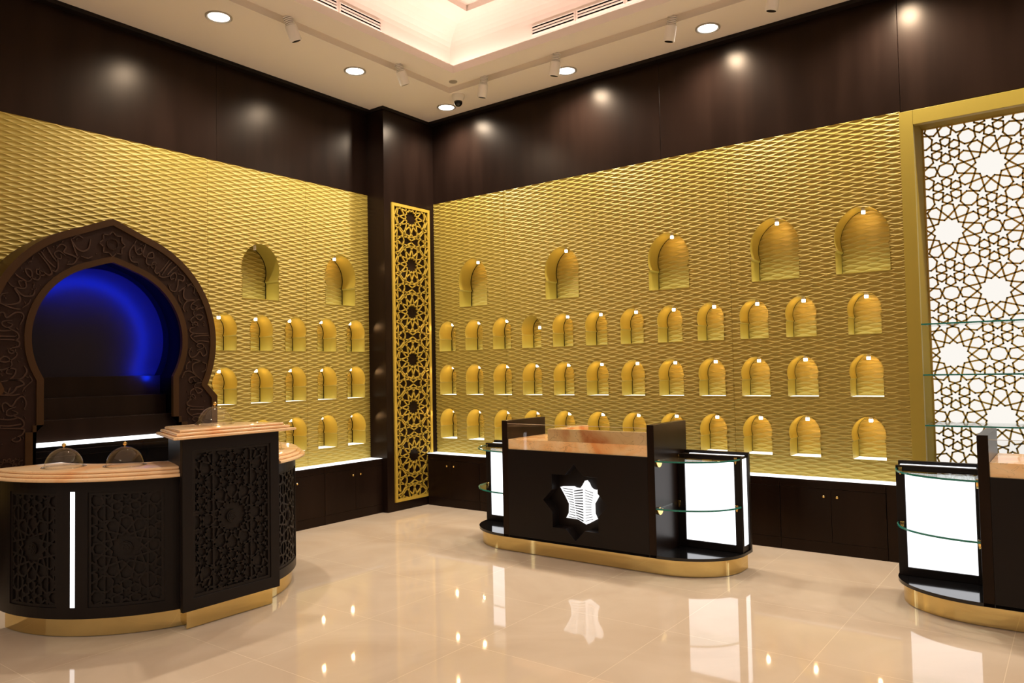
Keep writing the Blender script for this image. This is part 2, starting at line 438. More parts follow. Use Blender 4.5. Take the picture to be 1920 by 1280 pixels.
# niche positions
R_BIG = [-5.753, -4.492, -3.230, -2.184, -1.445]
PITCH_N = .4203
R_SM = [-6.173+PITCH_N*k for k in range(11)]+[-1.446]
R_ROWS = [(1.850, 'top'), (1.319, 'middle'), (.787, 'lowest')]
Z_BIG = 2.376
L_BIG = [4.617, 5.659]
L_SM = [4.205+.4172*k for k in range(5)]
ob, osm = niche_outline(**BIG), niche_outline(**SMALL)
def shift(o, x, z): return [(p[0]+x, p[1]+z) for p in o]
holesR = [shift(ob, x, Z_BIG) for x in R_BIG]+[shift(osm, x, z) for x in R_SM for z, _ in R_ROWS]
holesL = [shift(ob, y, Z_BIG) for y in L_BIG]+[shift(osm, y, z) for y in L_SM for z, _ in R_ROWS if not (z < 1 and y < 4.4)]
def cols(a, b, seams):
    xs = list(np.linspace(a, b, int((b-a)/.0134)+1))
    for s0 in seams: xs += [s0-.004, s0-.0015, s0+.0015, s0+.004]
    return np.array(sorted(xs))
sR = [-5.27, -2.60]; sL = [4.03, 5.19]
xs = cols(XCOL, -1.115, sR)
struct(wave_mesh('wall_right', *wave_grid(xs, .60, 3.683), fry(YG), GOLD, holesR, sR))
xs = cols(1.0, 6.08, sL)
struct(wave_mesh('wall_left', *wave_grid(xs, .60, 3.695), frx(XG), GOLD, holesL, sL))

# ------------------------------------------------------------------ niche units
ND = .222
NLIGHT = bpy.data.lights.new('niche_spot', 'POINT'); NLIGHT.energy = P_NICHE*2.2; NLIGHT.color = (1.0, .62, .27)
NLIGHT.shadow_soft_size = .012
def make_niche(spec, big):
    W, H = spec['W'], spec['H']; o2 = ob if big else osm
    t = thing('display_niche', (0, 0, 0), '', 'niche')
    m = MB(); fr = lambda u, v, d: (u, d, v)
    n = len(o2); off = .012
    out = []
    for (x, z) in o2:
        L = math.hypot(x, z-H*.45) or 1
        out.append((x+off*x/L, z+off*(z-H*.45)/L if z > .001 else 0))
    A = o2; B = out
    m.loft([[fr(*p, 0.0) for p in A], [fr(*p, ND) for p in A], [fr(*p, ND) for p in B], [fr(*p, .004) for p in B]], cap=False, closed=False)
    m.box((-W/2+.0005, -.0005, -.0060), (W/2-.0005, .018, -.0008))
    m.loft([[fr(*p, ND+.0002) for p in A], [fr(*p, ND+.0135) for p in A]], cap=False, closed=False, m=1)  # black rim at the back end, shadow gap put into the colour
    m.build('lining', [GOLDFLAT, BLACK], t, smooth=35)
    xs = np.linspace(-W/2-.02, W/2+.02, 30 if big else 22)
    b = wave_mesh('back_panel', *wave_grid(xs, -.01, H+.02), lambda X, Z, d: (X, ND+.014+d, Z), GOLD); b.parent = t
    m = MB(); m.box((-W/2+.001, .0185, -.012), (W/2-.001, ND+.004, -.001)); m.build('sill', SILL, t)
    zl = H-.045
    m = MB(); m.cyl((0, .105, zl-.0), (0, 0, 1), .016, .040, 16); m.box((-.004, .101, zl+.036), (.004, .109, H-.004)); s = m.build('spotlight', WHITEP, t, smooth=40)
    m = MB(); m.lathe([(1e-4, 0), (.0135, 0), (.0150, .004), (.0150, .020), (.0165, .022), (.0165, .004), (.0155, -.004), (1e-4, -.004)], (0, .105, zl-.002), 16); m.build('lens', NLENS, s, smooth=40)
    lo = bpy.data.objects.new('spot_beam', NLIGHT); COL.objects.link(lo); lo.parent = t; lo.location = (0, .105, zl-.010)
    return t
pb, ps = make_niche(BIG, True), make_niche(SMALL, False)
used = {True: False, False: False}
def place_niche(big, pos, left, z, label, group):
    src = pb if big else ps
    o = copy_tree(src) if used[big] else src
    used[big] = True
    o.location = (XG, pos, z) if left else (pos, YG, z)
    o.rotation_euler = (0, 0, PI/2 if left else 0)
    tag(o, label, 'niche', group); return o
for k, x in enumerate(R_BIG):
    place_niche(True, x, False, Z_BIG, 'large arched gold niche, %s from the corner, top row of the right wall' % ORD[k], 'large niches on the right wall')
for z, rn in R_ROWS:
    for k, x in enumerate(R_SM):
        o = place_niche(False, x, False, z, 'small arched gold niche, %s from the corner, %s small row, right wall' % (ORD[k], rn), 'small niches on the right wall')
        if rn == 'top' and k == 3:
            o['label'] = 'small gold niche with its spotlight hanging loose, top small row, right wall'
            for ch in o.children:
                if ch.name.startswith('spot'): ch.location.z -= .10; ch.location.x += .045
for k, y in enumerate(L_BIG):
    o = place_niche(True, y, True, Z_BIG, ['large arched gold niche with its lamp off, high on the left wall', 'large arched gold niche lit inside, next to the column, left wall'][k], 'large niches on the left wall')
    if k == 0:
        for ch in list(o.children):
            if ch.name.startswith('spot_beam'): bpy.data.objects.remove(ch)
            elif ch.name.startswith('spotlight'):
                for g in ch.children: g.data = g.data.copy(); g.data.materials[0] = WHITEP
for z, rn in R_ROWS:
    for k, y in enumerate(L_SM):
        if z < 1 and y < 4.4: continue
        place_niche(False, y, True, z, 'small arched gold niche, %s from the column, %s small row, left wall' % (ORD[4-k], rn), 'small niches on the left wall')

# ------------------------------------------------------------------ base cabinets and lit ledges
def make_cabinet(w2, wl=None):
    """local: x along the front from -wl to w2, front at y=0, body towards +y"""
    wl = wl or w2
    t = thing('base_cabinet', (0, 0, 0), '', 'cabinet')
    m = MB(); m.box((-wl, .019, 0), (w2, .178, .545)); m.box((-wl, 0, .545), (w2, .178, .598)); m.box((-wl, 0.002, 0), (w2, .019, .098)); m.build('carcass', WOOD, t, bevel=.0015)
    for s in (-1, 1):
        m = MB(); a, b = sorted((s*.0012, s*((w2 if s > 0 else wl)-.0012))); m.box((a, 0, .100), (b, .018, .5425)); d = m.build('door', WOOD, t, bevel=.0012)
        m = MB(); m.cyl((s*.054, 0, .483), (0, -1, 0), .006, .014, 12); m.sphere((s*.054, -.02, .483), .0125, 10); m.build('knob', BRASSK, d, smooth=50)
    return t
DP = .4255
c0 = make_cabinet(DP-.0015)
for k in range(6):
    o = make_cabinet(DP-.0015, .376) if k == 0 else c0 if k == 1 else copy_tree(c0)
    o.location = (-5.974+DP*2*k, YCAB, 0)
    tag(o, 'dark wood two-door base cabinet, %s from the corner, under the right gold wall' % ORD[k], 'cabinet', 'base cabinets under the right wall')
for k in range(2):
    o = copy_tree(c0); o.location = (XCAB, 5.675-.851*k, 0); o.rotation_euler = (0, 0, PI/2)
    tag(o, ['dark wood two-door base cabinet beside the corner column, left wall', 'dark wood base cabinet behind the curved counter, left wall'][k], 'cabinet', 'base cabinets under the left wall')
m = MB(); m.box((XCOL+.004, YCAB-.004, .600), (-1.117, YG-.004, .617)); m.box((XCOL+.004, YCAB-.012, .5985), (-1.117, YCAB-.0045, .6165), 1); tag(m.build('lit_ledge', [LEDGE, WOOD]), 'long glowing white ledge along the foot of the right gold wall', 'ledge', 'lit ledges')
m = MB(); m.box((XG+.004, 3.96, .600), (XCAB+.004, 6.076, .617)); m.box((XCAB+.0045, 3.96, .5985), (XCAB+.012, 6.076, .6165), 1); tag(m.build('lit_ledge', [LEDGE, WOOD]), 'glowing white ledge along the foot of the left gold wall', 'ledge', 'lit ledges')
m = MB(); m.box((-1.291, YCAB+.002, 0), (-1.118, YG-.006, .598)); o = m.build('trim_6', WOOD); struct(o); o.name = 'trim_4'

# ------------------------------------------------------------------ lattice patterns
def pol(r, a): return (r*math.cos(rad(a)), r*math.sin(rad(a)))
V_ = pol(.335, 15); Q_ = pol(.608, 15)
HEX = [[V_, (.41, 0), Q_, pol(.754, 20.4), pol(.79, 30), (.794, .326), (1, .477)],
       [V_, pol(.41, 30), Q_, pol(.754, 9.6), (.79, 0), (.85, .145), (1, .20), (.886, .275), (.913, .527)]]
def clip(p, q, r):
    x0, y0, x1, y1 = r; t0, t1 = 0., 1.; dx, dy = q[0]-p[0], q[1]-p[1]
    for a, b in ((-dx, p[0]-x0), (dx, x1-p[0]), (-dy, p[1]-y0), (dy, y1-p[1])):
        if abs(a) < 1e-12:
            if b < 0: return None
        else:
            t = b/a
            if a < 0: t0 = max(t0, t)
            else: t1 = min(t1, t)
    if t0 >= t1-1e-6: return None
    return (p[0]+t0*dx, p[1]+t0*dy), (p[0]+t1*dx, p[1]+t1*dy)
def hex_segments(rect, s0, a, vs):
    """p6m star pattern with star centres on a triangular grid: s0 one centre, a the spacing, vs vertical squeeze"""
    h = a/2; row = a*math.sqrt(3)/2*vs; seen = {}
    for j in range(-8, 9):
        for i in range(-8, 9):
            cx = s0[0]+a*i+(h if j % 2 else 0); cy = s0[1]+row*j
            if cx < rect[0]-a or cx > rect[2]+a or cy < rect[1]-a or cy > rect[3]+a: continue
            for k in range(6):
                ca, sa = math.cos(PI/3*k), math.sin(PI/3*k)
                for mir in (1, -1):
                    for pl in HEX:
                        T = []
                        for x, y in pl:
                            y *= mir; X = (x*ca-y*sa)*h; Y = (x*sa+y*ca)*h*vs
                            T.append((cx+X, cy+Y))
                        for p, q in zip(T, T[1:]):
                            key = tuple(sorted(((round(p[0], 3), round(p[1], 3)), (round(q[0], 3), round(q[1], 3)))))
                            if key in seen: continue
                            seen[key] = 1
                            c = clip(p, q, rect)
                            if c: yield c
def frame2d(m, rect, wd, fr, d0, d1, nseg=1):
    x0, y0, x1, y1 = rect
    for (a, b) in (((x0-wd, y0-wd), (x1+wd, y0)), ((x0-wd, y1), (x1+wd, y1+wd)), ((x0-wd, y0), (x0, y1)), ((x1, y0), (x1+wd, y1))):
        n = nseg if (b[0]-a[0]) > wd*1.5 else 1
        for i in range(n):
            u0 = a[0]+(b[0]-a[0])*i/n; u1 = a[0]+(b[0]-a[0])*(i+1)/n
            P = [(u0, a[1]), (u1, a[1]), (u1, b[1]), (u0, b[1])]
            m.add([fr(u, v, d0) for u, v in P]+[fr(u, v, d1) for u, v in P], [(0,1,2,3),(7,6,5,4),(0,4,5,1),(1,5,6,2),(2,6,7,3),(3,7,4,0)])

# --- gold screen on the corner column
t = thing('lattice_screen', (XCOL, 6.505, .103), 'tall narrow gold star-lattice screen on the dark corner column', 'screen')
SW, SH, SC = .283, .2825, 6.5065
rect = (SC-SW, .138, SC+SW, 3.556)
m = MB(); frame2d(m, rect, .035, frx(XCOL+.022), 0, .0215); m.build('frame', GOLDLINE, t)
ux, uy = SW/3.33, SH/3.56
def P2(r, a): return pol(r, a)
QS = []
for k in range(3):
    QS += [[P2(1, 30*k), P2(2.3, 30*(k+1))], [P2(1, 30*(k+1)), P2(2.3, 30*k)]]
    A_, B_ = P2(2.8, 30*k+4.5), P2(2.8, 30*k+25.5)
    QS += [[P2(2.3, 30*k), A_, B_], [B_, P2(2.3, 30*(k+1))]]
def ext(p, q, L):
    d = math.hypot(q[0]-p[0], q[1]-p[1]); return (q[0]+(q[0]-p[0])/d*L, q[1]+(q[1]-p[1])/d*L)
K = [(P2(2.8, 30*k+4.5), P2(2.8, 30*k+25.5)) for k in range(3)]
QS += [[K[0][1], ext(K[0][0], K[0][1], .62)], [K[1][0], ext(K[1][1], K[1][0], .62)], [K[1][1], ext(K[1][0], K[1][1], .62)], [K[2][0], ext(K[2][1], K[2][0], .62)],
       [(1.2, 2.72), (0, 3.42)], [(0, 2.87), (1.5, 3.0), (2.6, 3.08), (3.33, 3.15)], [(1.62, 2.95), (1.45, 3.56)], [(1.67, 2.77), (2.83, 3.56)],
       [(2.75, 1.9), (2.9, 3.56)], [(2.42, 1.8), (1.72, 2.65)], [(3.33, 0), (2.78, 1.05)], [(3.33, 1.62), (2.60, 1.22)], [(3.33, 2.75), (2.74, 1.95)], [(3.33, 1.50), (2.62, 1.80)]]
m = MB(); seen = set()
for k in range(-5, 4):
    zc = 2.316+.565*k
    for pl in QS:
        for sx in (1, -1):
            for sy in (1, -1):
                T = [(SC+sx*x*ux, zc+sy*y*uy) for x, y in pl]
                for p, q in zip(T, T[1:]):
                    key = tuple(sorted(((round(p[0], 3), round(p[1], 3)), (round(q[0], 3), round(q[1], 3)))))
                    if key in seen: continue
                    seen.add(key); c = clip(p, q, rect)
                    if c: m.bar(c[0], c[1], .0125, frx(XCOL+.018), 0, .0172)
m.build('lattice', GOLDLINE, t)

# --- backlit lattice bay at the right end of the right wall
t = thing('lattice_bay', (-1.11, 6.85, .62), 'gold framed bay of white backlit star lattice at the right edge', 'wall panel')
XF0, XF1, YF, YB = -1.113, -1.013, 6.85, 7.315
m = MB(); m.box((XF0, YF, .0), (XF1, YF+.06, 3.654)); m.box((1.0, YF, 0), (1.10, YF+.06, 3.654)); m.box((XF1+.001, YF, 3.535), (.999, YF+.06, 3.654)); m.build('frame', GOLDFLAT, t, bevel=.002)
m = MB(); m.box((XF0+.01, YF+.061, .0), (XF1, YB+.05, 3.654)); m.box((1.0, YF+.061, 0), (1.10, YB+.05, 3.654)); m.box((XF1+.001, YF+.061, 3.60), (.999, YB+.05, 3.654)); m.build('jamb', JAMB, t)
rect = (XF1+.012, .66, .99, 3.592)
m = MB()
for p, q in hex_segments(rect, (-.525, 2.178), .634, .948): m.bar(p, q, .0132, fry(YB-.022), 0, .014)
frame2d(m, rect, .011, fry(YB-.023), 0, .016); m.build('lattice', BRONZE, t)
m = MB(); m.box((XF1+.002, YB, .62), (.998, YB+.02, 3.598)); m.build('light_panel', SCREENLIT, t)
m = MB(); m.box((XF1+.002, YF+.002, .0), (.998, YB+.02, .615)); m.build('plinth', WOOD, t)
for k, z in enumerate((1.905, 1.497, 1.092)):
    m = MB(); m.box((XF1+.002, YF+.012, z-.005), (.996, YB-.06, z+.005)); m.box((XF1+.002, YF+.002, z-.006), (.996, YF+.0115, z+.006), 1)
    tag(m.build('glass_shelf', [SHELFG, GLASSEDGE]), '%s clear glass shelf across the backlit lattice bay' % ['top', 'middle', 'bottom'][k], 'shelf', 'glass shelves of the lattice bay')

# ------------------------------------------------------------------ horseshoe arch display
XA, YA = -6.32, 2.985
def arch_outer(d=0.0, n=60):
    R = .923-d; zc = 1.915; nk = .834-d*.95; pts = [(-(.934-d), 0), (-(.934-d), 1.424-d*.35), (-nk, 1.528-d*.2)]
    a0 = math.acos(min(1, nk/R))
    for i in range(n+1):
        a = PI+a0-(PI+2*a0)*i/n
        x, z = R*math.cos(a), zc+R*math.sin(a)
        if z > zc and abs(x) < .30: z += (.073)*(1-abs(x)/.30)**1.6
        pts.append((x, z))
    pts += [(nk, 1.528-d*.2), (.934-d, 1.424-d*.35), (.934-d, 0)]
    return pts
def arch_inner(d=0.0, n=60):
    R = .60+d; zc = 1.915; nk = .515+d; a0 = math.acos(min(1, nk/R)); zn = zc-R*math.sin(a0)
    pts = [(-(.59+d), 0), (-(.59+d), 1.255-d), (-nk, 1.255-d), (-nk, zn)]
    for i in range(n+1):
        a = PI+a0-(PI+2*a0)*i/n
        x, z = R*math.cos(a), zc+R*math.sin(a)
        if z > zc and abs(x) < .20: z += .035*(1-abs(x)/.20)**1.6
        pts.append((x, z))
    pts += [(nk, zn), (nk, 1.255-d), (.59+d, 1.255-d), (.59+d, 0)]
    return pts
fa = lambda u, v, d: (XA-d, YA+u, v)
t = thing('arch_display', (XA-.16, YA, 0), 'carved dark brown horseshoe arch display against the left gold wall', 'arch')
m = MB(); m.prism(arch_outer(.004)+arch_inner(.05)[::-1], fa, .012, .325); m.build('arch_body', ARCHF, t, smooth=30)
m = MB(); m.prism(arch_outer(0)+arch_outer(.055)[::-1], fa, 0, .324); m.build('outer_border', ARCHB, t, smooth=30)
m = MB(); m.prism(arch_inner(.05)+arch_inner(0)[::-1], fa, 0, .035); m.build('inner_border', ARCHB, t, smooth=30)
m = MB(); m.prism(arch_inner(.0495)+arch_inner(.046)[::-1], fa, .036, .320); m.build('reveal', BLACK, t, smooth=30)  # black liner, shade of the arch reveal put into the colour
m = MB(); m.prism([(.585*math.cos(2*PI*i/80), 1.925+.60*math.sin(2*PI*i/80)) for i in range(80)], fa, .300, .312); m.build('back_panel', mat('arch_back', (.016, .012, .017), .35, 0, .15), t, smooth=30)
m = MB(); m.prism([(-.66, .02), (.66, .02), (.66, 2.2), (.4, 2.62), (-.4, 2.62), (-.66, 2.2)], fa, .314, .322); m.build('back_wall', BLACK, t)
for nm, hw, x0, x1, z0, z1, mt in (('step', .525, -6.622, -6.56, 1.30, 1.617, WOOD), ('step', .535, -6.56, -6.48, 1.13, 1.451, WOOD), ('step', .585, -6.48, -6.40, .60, 1.282, WOOD)):
    m = MB(); m.box((x0, YA-hw, z0), (x1, YA+hw, z1)); m.build(nm, mt, t, bevel=.002)
m = MB(); m.box((-6.40, YA-.586, .60), (-6.352, YA+.586, 1.082)); m.box((-6.40, YA-.586, 1.0), (-6.346, YA+.586, 1.05)); m.build('drawer_front', BLACKGLOSS, t, bevel=.002)
m = MB(); m.box((-6.399, YA-.586, 1.083), (-6.346, YA+.586, 1.113)); m.build('light_strip', SLEDGE, t)

# carved script on the arch band
def catmull(P, n=7):
    out = []
    for i in range(len(P)-1):
        p0 = P[max(0, i-1)]; p1 = P[i]; p2 = P[i+1]; p3 = P[min(len(P)-1, i+2)]
        for k in range(n):
            s = k/n
            out.append(tuple(.5*((2*p1[j])+(-p0[j]+p2[j])*s+(2*p0[j]-5*p1[j]+4*p2[j]-p3[j])*s*s+(-p0[j]+3*p1[j]-3*p2[j]+p3[j])*s**3) for j in (0, 1)))
    out.append(P[-1]); return out
RM, ZM = .765, 1.915
A0 = math.acos(.834/.923)+.06
ARC = RM*(PI+2*A0)
def band(s, v):
    """s along the band from the left foot (0 at the left neck), v outwards"""
    if s < 0: return (-(.725+v*.95), ZM-RM*math.sin(A0)+s)
    if s > ARC: return ((.725+v*.95), ZM-RM*math.sin(A0)-(s-ARC))
    a = PI+A0-s/RM
    lift = .05*max(0, 1-abs((RM)*math.cos(a))/.3)**1.6 if math.sin(a) > 0 else 0
    return ((RM+v)*math.cos(a), ZM+(RM+v)*math.sin(a)+lift)
MOT = [  # strokes in a unit cell about .2 m long, u along the reading line, v up; (points, width)
 [([(.02,.085),(.025,.02),(.02,-.06)],.011),([(.05,.08),(.055,-.02),(.075,-.075),(.12,-.07),(.135,-.03)],.011),([(.135,-.03),(.16,.0),(.185,-.02),(.165,-.05),(.14,-.045)],.009)],
 [([(.0,-.02),(.03,.03),(.07,.03),(.08,-.01),(.05,-.03),(.03,.0)],.009),([(.08,-.01),(.12,-.06),(.17,-.08),(.2,-.05)],.010),([(.10,.09),(.11,.03),(.105,-.03)],.010)],
 [([(.18,.05),(.12,.07),(.09,.04),(.13,.01),(.07,-.03),(.05,-.07),(.10,-.09),(.17,-.075)],.011),([(.02,.09),(.03,.0),(.025,-.05)],.010)],
 [([(.0,.04),(.04,-.02),(.10,-.03),(.15,.01),(.16,.05)],.012),([(.06,.06),(.10,.09),(.15,.085)],.008),([(.02,-.08),(.08,-.085),(.14,-.06)],.008)],
 [([(.10,.01),(.07,.04),(.04,.01),(.07,-.02),(.11,.0),(.13,.05),(.12,.09)],.010),([(.13,.05),(.16,-.03),(.12,-.085),(.05,-.08)],.011)],
 [([(.0,.0),(.05,-.05),(.10,-.04),(.12,.02),(.09,.06),(.06,.03),(.09,.0),(.15,-.01),(.2,.03)],.010),([(.17,.09),(.175,.05),(.17,.0)],.010)],
]
m = MB(); s = -.42; rng = random.Random(11); k = 0
while s < ARC+.40:
    if abs(s+.08-ARC/2) < .175:
        if m.v and s < ARC/2: m.build('carved_script', ARCHT, t); m = MB()
        s += .03; continue
    mo = MOT[k % len(MOT)]; k += 1
    for pts, wd in mo:
        c = catmull([(p[0]+rng.uniform(-.006, .006), p[1]*1.05+rng.uniform(-.006, .006)) for p in pts])
        n = len(c); W = [wd*.85*(.45+.75*math.sin(PI*min(1, (i+.6)/n))**.6) for i in range(n)]
        m.ribbon([band(s+(.2-u)*.80, v) for u, v in c], W, fa, .004, .013)
    for j in range(4):
        u, v = rng.uniform(.0, .2), rng.choice((-1, 1))*rng.uniform(.055, .095)
        a = rng.uniform(-.5, .5)
        if j % 2: m.ribbon([band(s+u*.8, v), band(s+u*.8+.018*math.cos(a), v+.018*math.sin(a)+.008)], [.006, .003], fa, .005, .013)
        else: m.ribbon([band(s+u-.005, v), band(s+u, v), band(s+u+.005, v)], [.001, .010, .001], fa, .005, .013)
    s += .112
m.build('carved_script', ARCHT, t); m = MB()
for i in range(16):       # star rosette at the crown
    def rp(i): a = 2*PI*i/16+PI/2; r = .105 if i % 2 == 0 else .078; return (r*math.cos(a), 2.70+r*math.sin(a))
    m.bar(rp(i), rp(i+1), .009, fa, .004, .013)
for i in range(24):
    a, b = 2*PI*i/24, 2*PI*(i+1)/24
    m.bar((.045*math.cos(a), 2.70+.045*math.sin(a)), (.045*math.cos(b), 2.70+.045*math.sin(b)), .008, fa, .004, .013)
m.build('carved_rosette', ARCHT, t)
m = MB()
for sgn in (-1, 1):
    u0, u1 = sorted((sgn*.655, sgn*.865)); rect = (u0, .06, u1, 1.02)
    for p, q in hex_segments(rect, (sgn*.76, .54), .24, 1.0): m.bar(p, q, .007, fa, .005, .013)
m.build('carved_lattice', ARCHT, t)
# blue light ring behind the inner border
for i in range(40):
    a = rad(-32+160*i/39)
    ld = bpy.data.lights.new('blue_spot', 'SPOT') if i == 0 else ld
    if i == 0:
        ld.energy = P_BLUE; ld.color = (.0, .022, 1.0); ld.spot_size = rad(140); ld.spot_blend = 1.0; ld.shadow_soft_size = .03
    lo = bpy.data.objects.new('blue_spot', ld); COL.objects.link(lo)
    lo.location = (XA-.045, YA+0.52*math.cos(a), 1.915+0.52*math.sin(a)); lo.rotation_euler = (0, PI/2, 0)
    lo.parent = t; lo.location -= Vector((XA-.16, YA, 0))

lo = bpy.data.objects.new('blue_spot', ld); COL.objects.link(lo); lo.rotation_euler = (0, PI/2, 0); lo.parent = t  # one more blue spot, added for the glow on the step riser
lo.location = Vector((-6.44, YA+.455, 1.60))-Vector((XA-.16, YA, 0)); lo.data = ld.copy(); lo.data.energy = 6.0; lo.data.spot_size = rad(95)

# ------------------------------------------------------------------ curved serving counter (left)
CX, CY = -5.62, 2.965
RB = 1.02
t = thing('serving_counter', (CX+.6, CY, 0), 'curved dark serving counter with peach onyx tops before the arch', 'counter')
Z0, Z1, ZL = .117, .965, 1.028
def arcpts(R, a0, a1, n): return [(CX+R*math.cos(rad(a0+(a1-a0)*i/n)), CY+R*math.sin(rad(a0+(a1-a0)*i/n))) for i in range(n+1)]
def curved_shell(m, a0, a1, z0, z1, R, th, opens):
    """shell with rectangular openings (angle0, angle1, z0, z1)"""
    A = sorted(set([a0, a1]+[x for o in opens for x in o[:2]])); fine = []
    for p, q in zip(A, A[1:]):
        n = max(1, int((q-p)/2.0)); fine += [p+(q-p)*i/n for i in range(n)]
    fine.append(A[-1]); Zs = sorted(set([z0, z1]+[x for o in opens for x in o[2:]]))
    fr = frcyl(CX, CY, R)
    def hole(i, j):
        if i < 0 or i >= len(fine)-1 or j < 0 or j >= len(Zs)-1: return True
        a = (fine[i]+fine[i+1])/2; z = (Zs[j]+Zs[j+1])/2
        return any(o[0] < a < o[1] and o[2] < z < o[3] for o in opens)
    for i in range(len(fine)-1):
        for j in range(len(Zs)-1):
            if hole(i, j): continue
            c = [(fine[i], Zs[j]), (fine[i+1], Zs[j]), (fine[i+1], Zs[j+1]), (fine[i], Zs[j+1])]
            m.add([fr(rad(a), z, 0) for a, z in c], [(0, 1, 2, 3)]); m.add([fr(rad(a), z, th) for a, z in c], [(3, 2, 1, 0)])
            for (di, dj), (p, q) in (((0, -1), (0, 1)), ((1, 0), (1, 2)), ((0, 1), (2, 3)), ((-1, 0), (3, 0))):
                if hole(i+di, j+dj):
                    m.add([fr(rad(c[p][0]), c[p][1], 0), fr(rad(c[q][0]), c[q][1], 0), fr(rad(c[q][0]), c[q][1], th), fr(rad(c[p][0]), c[p][1], th)], [(0, 1, 2, 3)])
def carved(parent, fr, rect, S, a, wd=.0125, nseg=1, scale=1.0, bars=True):
    """recessed carved panel: back, border, star pattern, medallion.  fr maps metres; scale turns u to the frame's unit"""
    m = MB(); f2 = lambda u, v, d: fr(u*scale, v, d)
    x0, y0, x1, y1 = rect
    n = max(1, nseg)
    for i in range(n):
        p, q = x0+(x1-x0)*i/n, x0+(x1-x0)*(i+1)/n
        m.add([f2(p, y0, .024), f2(q, y0, .024), f2(q, y1, .024), f2(p, y1, .024)], [(0, 1, 2, 3)])
    bd = .018
    inner = (x0+bd, y0+bd, x1-bd, y1-bd)
    frame2d(m, inner, bd, f2, .008, .0235, n)
    for p, q in hex_segments(inner, S, a, 1.0): m.bar(p, q, wd, f2, .010, .0235)
    if bars:
        for u in (-.25*a, .25*a):
            if x0+.02 < S[0]+u < x1-.02: m.bar((S[0]+u, inner[1]), (S[0]+u, inner[3]), wd, f2, .011, .0235, 0)
    r = .155*a*.5
    ring = [(S[0]+r*math.cos(2*PI*i/24), S[1]+r*math.sin(2*PI*i/24)) for i in range(24)]
    m.prism(ring, f2, .010, .0235)
    m.prism([(S[0]+r*.78*math.cos(2*PI*i/24), S[1]+r*.78*math.sin(2*PI*i/24)) for i in range(24)], f2, .006, .011)
    for i, (u, v, a2) in enumerate(((-.4, .2, 1.2), (0, .35, .3), (.35, .1, -.9), (-.1, -.25, .1), (.2, -.4, .7))):
        c, s2 = math.cos(a2)*r*.28, math.sin(a2)*r*.28
        m.bar((S[0]+u*r-c, S[1]+v*r-s2), (S[0]+u*r+c, S[1]+v*r+s2), r*.14, f2, .003, .007)
    return m.build('carved_panel', DARKCARVE, parent)
for side in (-1, 1):
    def am(a, b): return (a, b) if side < 0 else (-b, -a)
    wing = 'left' if side < 0 else 'right'
    a0, a1 = am(-91, -19.5)
    o1 = am(-83, -60.6); o2 = am(-49.6, -24.8); o3 = am(-55.75, -54.0)
    zz = (.185, .892)
    m = MB(); curved_shell(m, a0, a1, Z0, Z1, RB, .03, [(*o1, *zz), (*o2, *zz), (*o3, .187, .898)])
    curved_shell(m, a0, a1, Z0, Z1, .72, .03, [])
    e = a0 if side < 0 else a1
    for ee in (a0, a1):
        f1 = frcyl(CX, CY, RB)
        m.add([f1(rad(ee), z, d) for z, d in ((Z0, 0), (Z0, RB-.70), (Z1, RB-.70), (Z1, 0))], [(0, 1, 2, 3)])
    m.build('wing_body', WOOD2, t, smooth=30)
    for oo in (o1, o2):
        wd = rad(oo[1]-oo[0])*RB; ac = rad((oo[0]+oo[1])/2)
        fr = lambda u, v, d, ac=ac: frcyl(CX, CY, RB)(ac+u/RB, v, d)
        carved(t, fr, (-wd/2, zz[0], wd/2, zz[1]), (0, .54), .50, .012, 10)
    m = MB()
    fr = frcyl(CX, CY, RB)
    m.add([fr(rad(a), z, d) for a, z, d in ((o3[0], .187, .002), (o3[1], .187, .002), (o3[1], .898, .002), (o3[0], .898, .002), (o3[0], .187, .02), (o3[1], .187, .02), (o3[1], .898, .02), (o3[0], .898, .02))],
          [(0,1,2,3),(7,6,5,4),(0,4,5,1),(1,5,6,2),(2,6,7,3),(3,7,4,0)]); m.build('light_strip', STRIP, t)
    # brass plinth
    m = MB(); m.prism(arcpts(RB-.03, *am(-90.5, -16.5), 40)+arcpts(.74, *am(-90.5, -16.5)[::-1], 30), frz(0), .004, Z0); m.build('plinth', BRASS, t, smooth=30)
    # moulded onyx top, three rounded tiers
    b0, b1 = am(-91.5, -20.2)
    m = MB()
    for off, zb, zt in ((.075, Z1, Z1+.022), (.048, Z1+.022, Z1+.043), (.022, Z1+.043, ZL)):
        loops = []; r = (zt-zb)/2
        for k in range(7):
            ph = -PI/2+PI*k/6; o = off-r+r*math.cos(ph); z = (zb+zt)/2+r*math.sin(ph)
            loops.append([(x, y, z) for x, y in arcpts(RB+o, b0, b1, 60)+arcpts(.655-o*.3, b1, b0, 36)])
        m.loft(loops)
    m.build('worktop', ONYX, t, smooth=40)
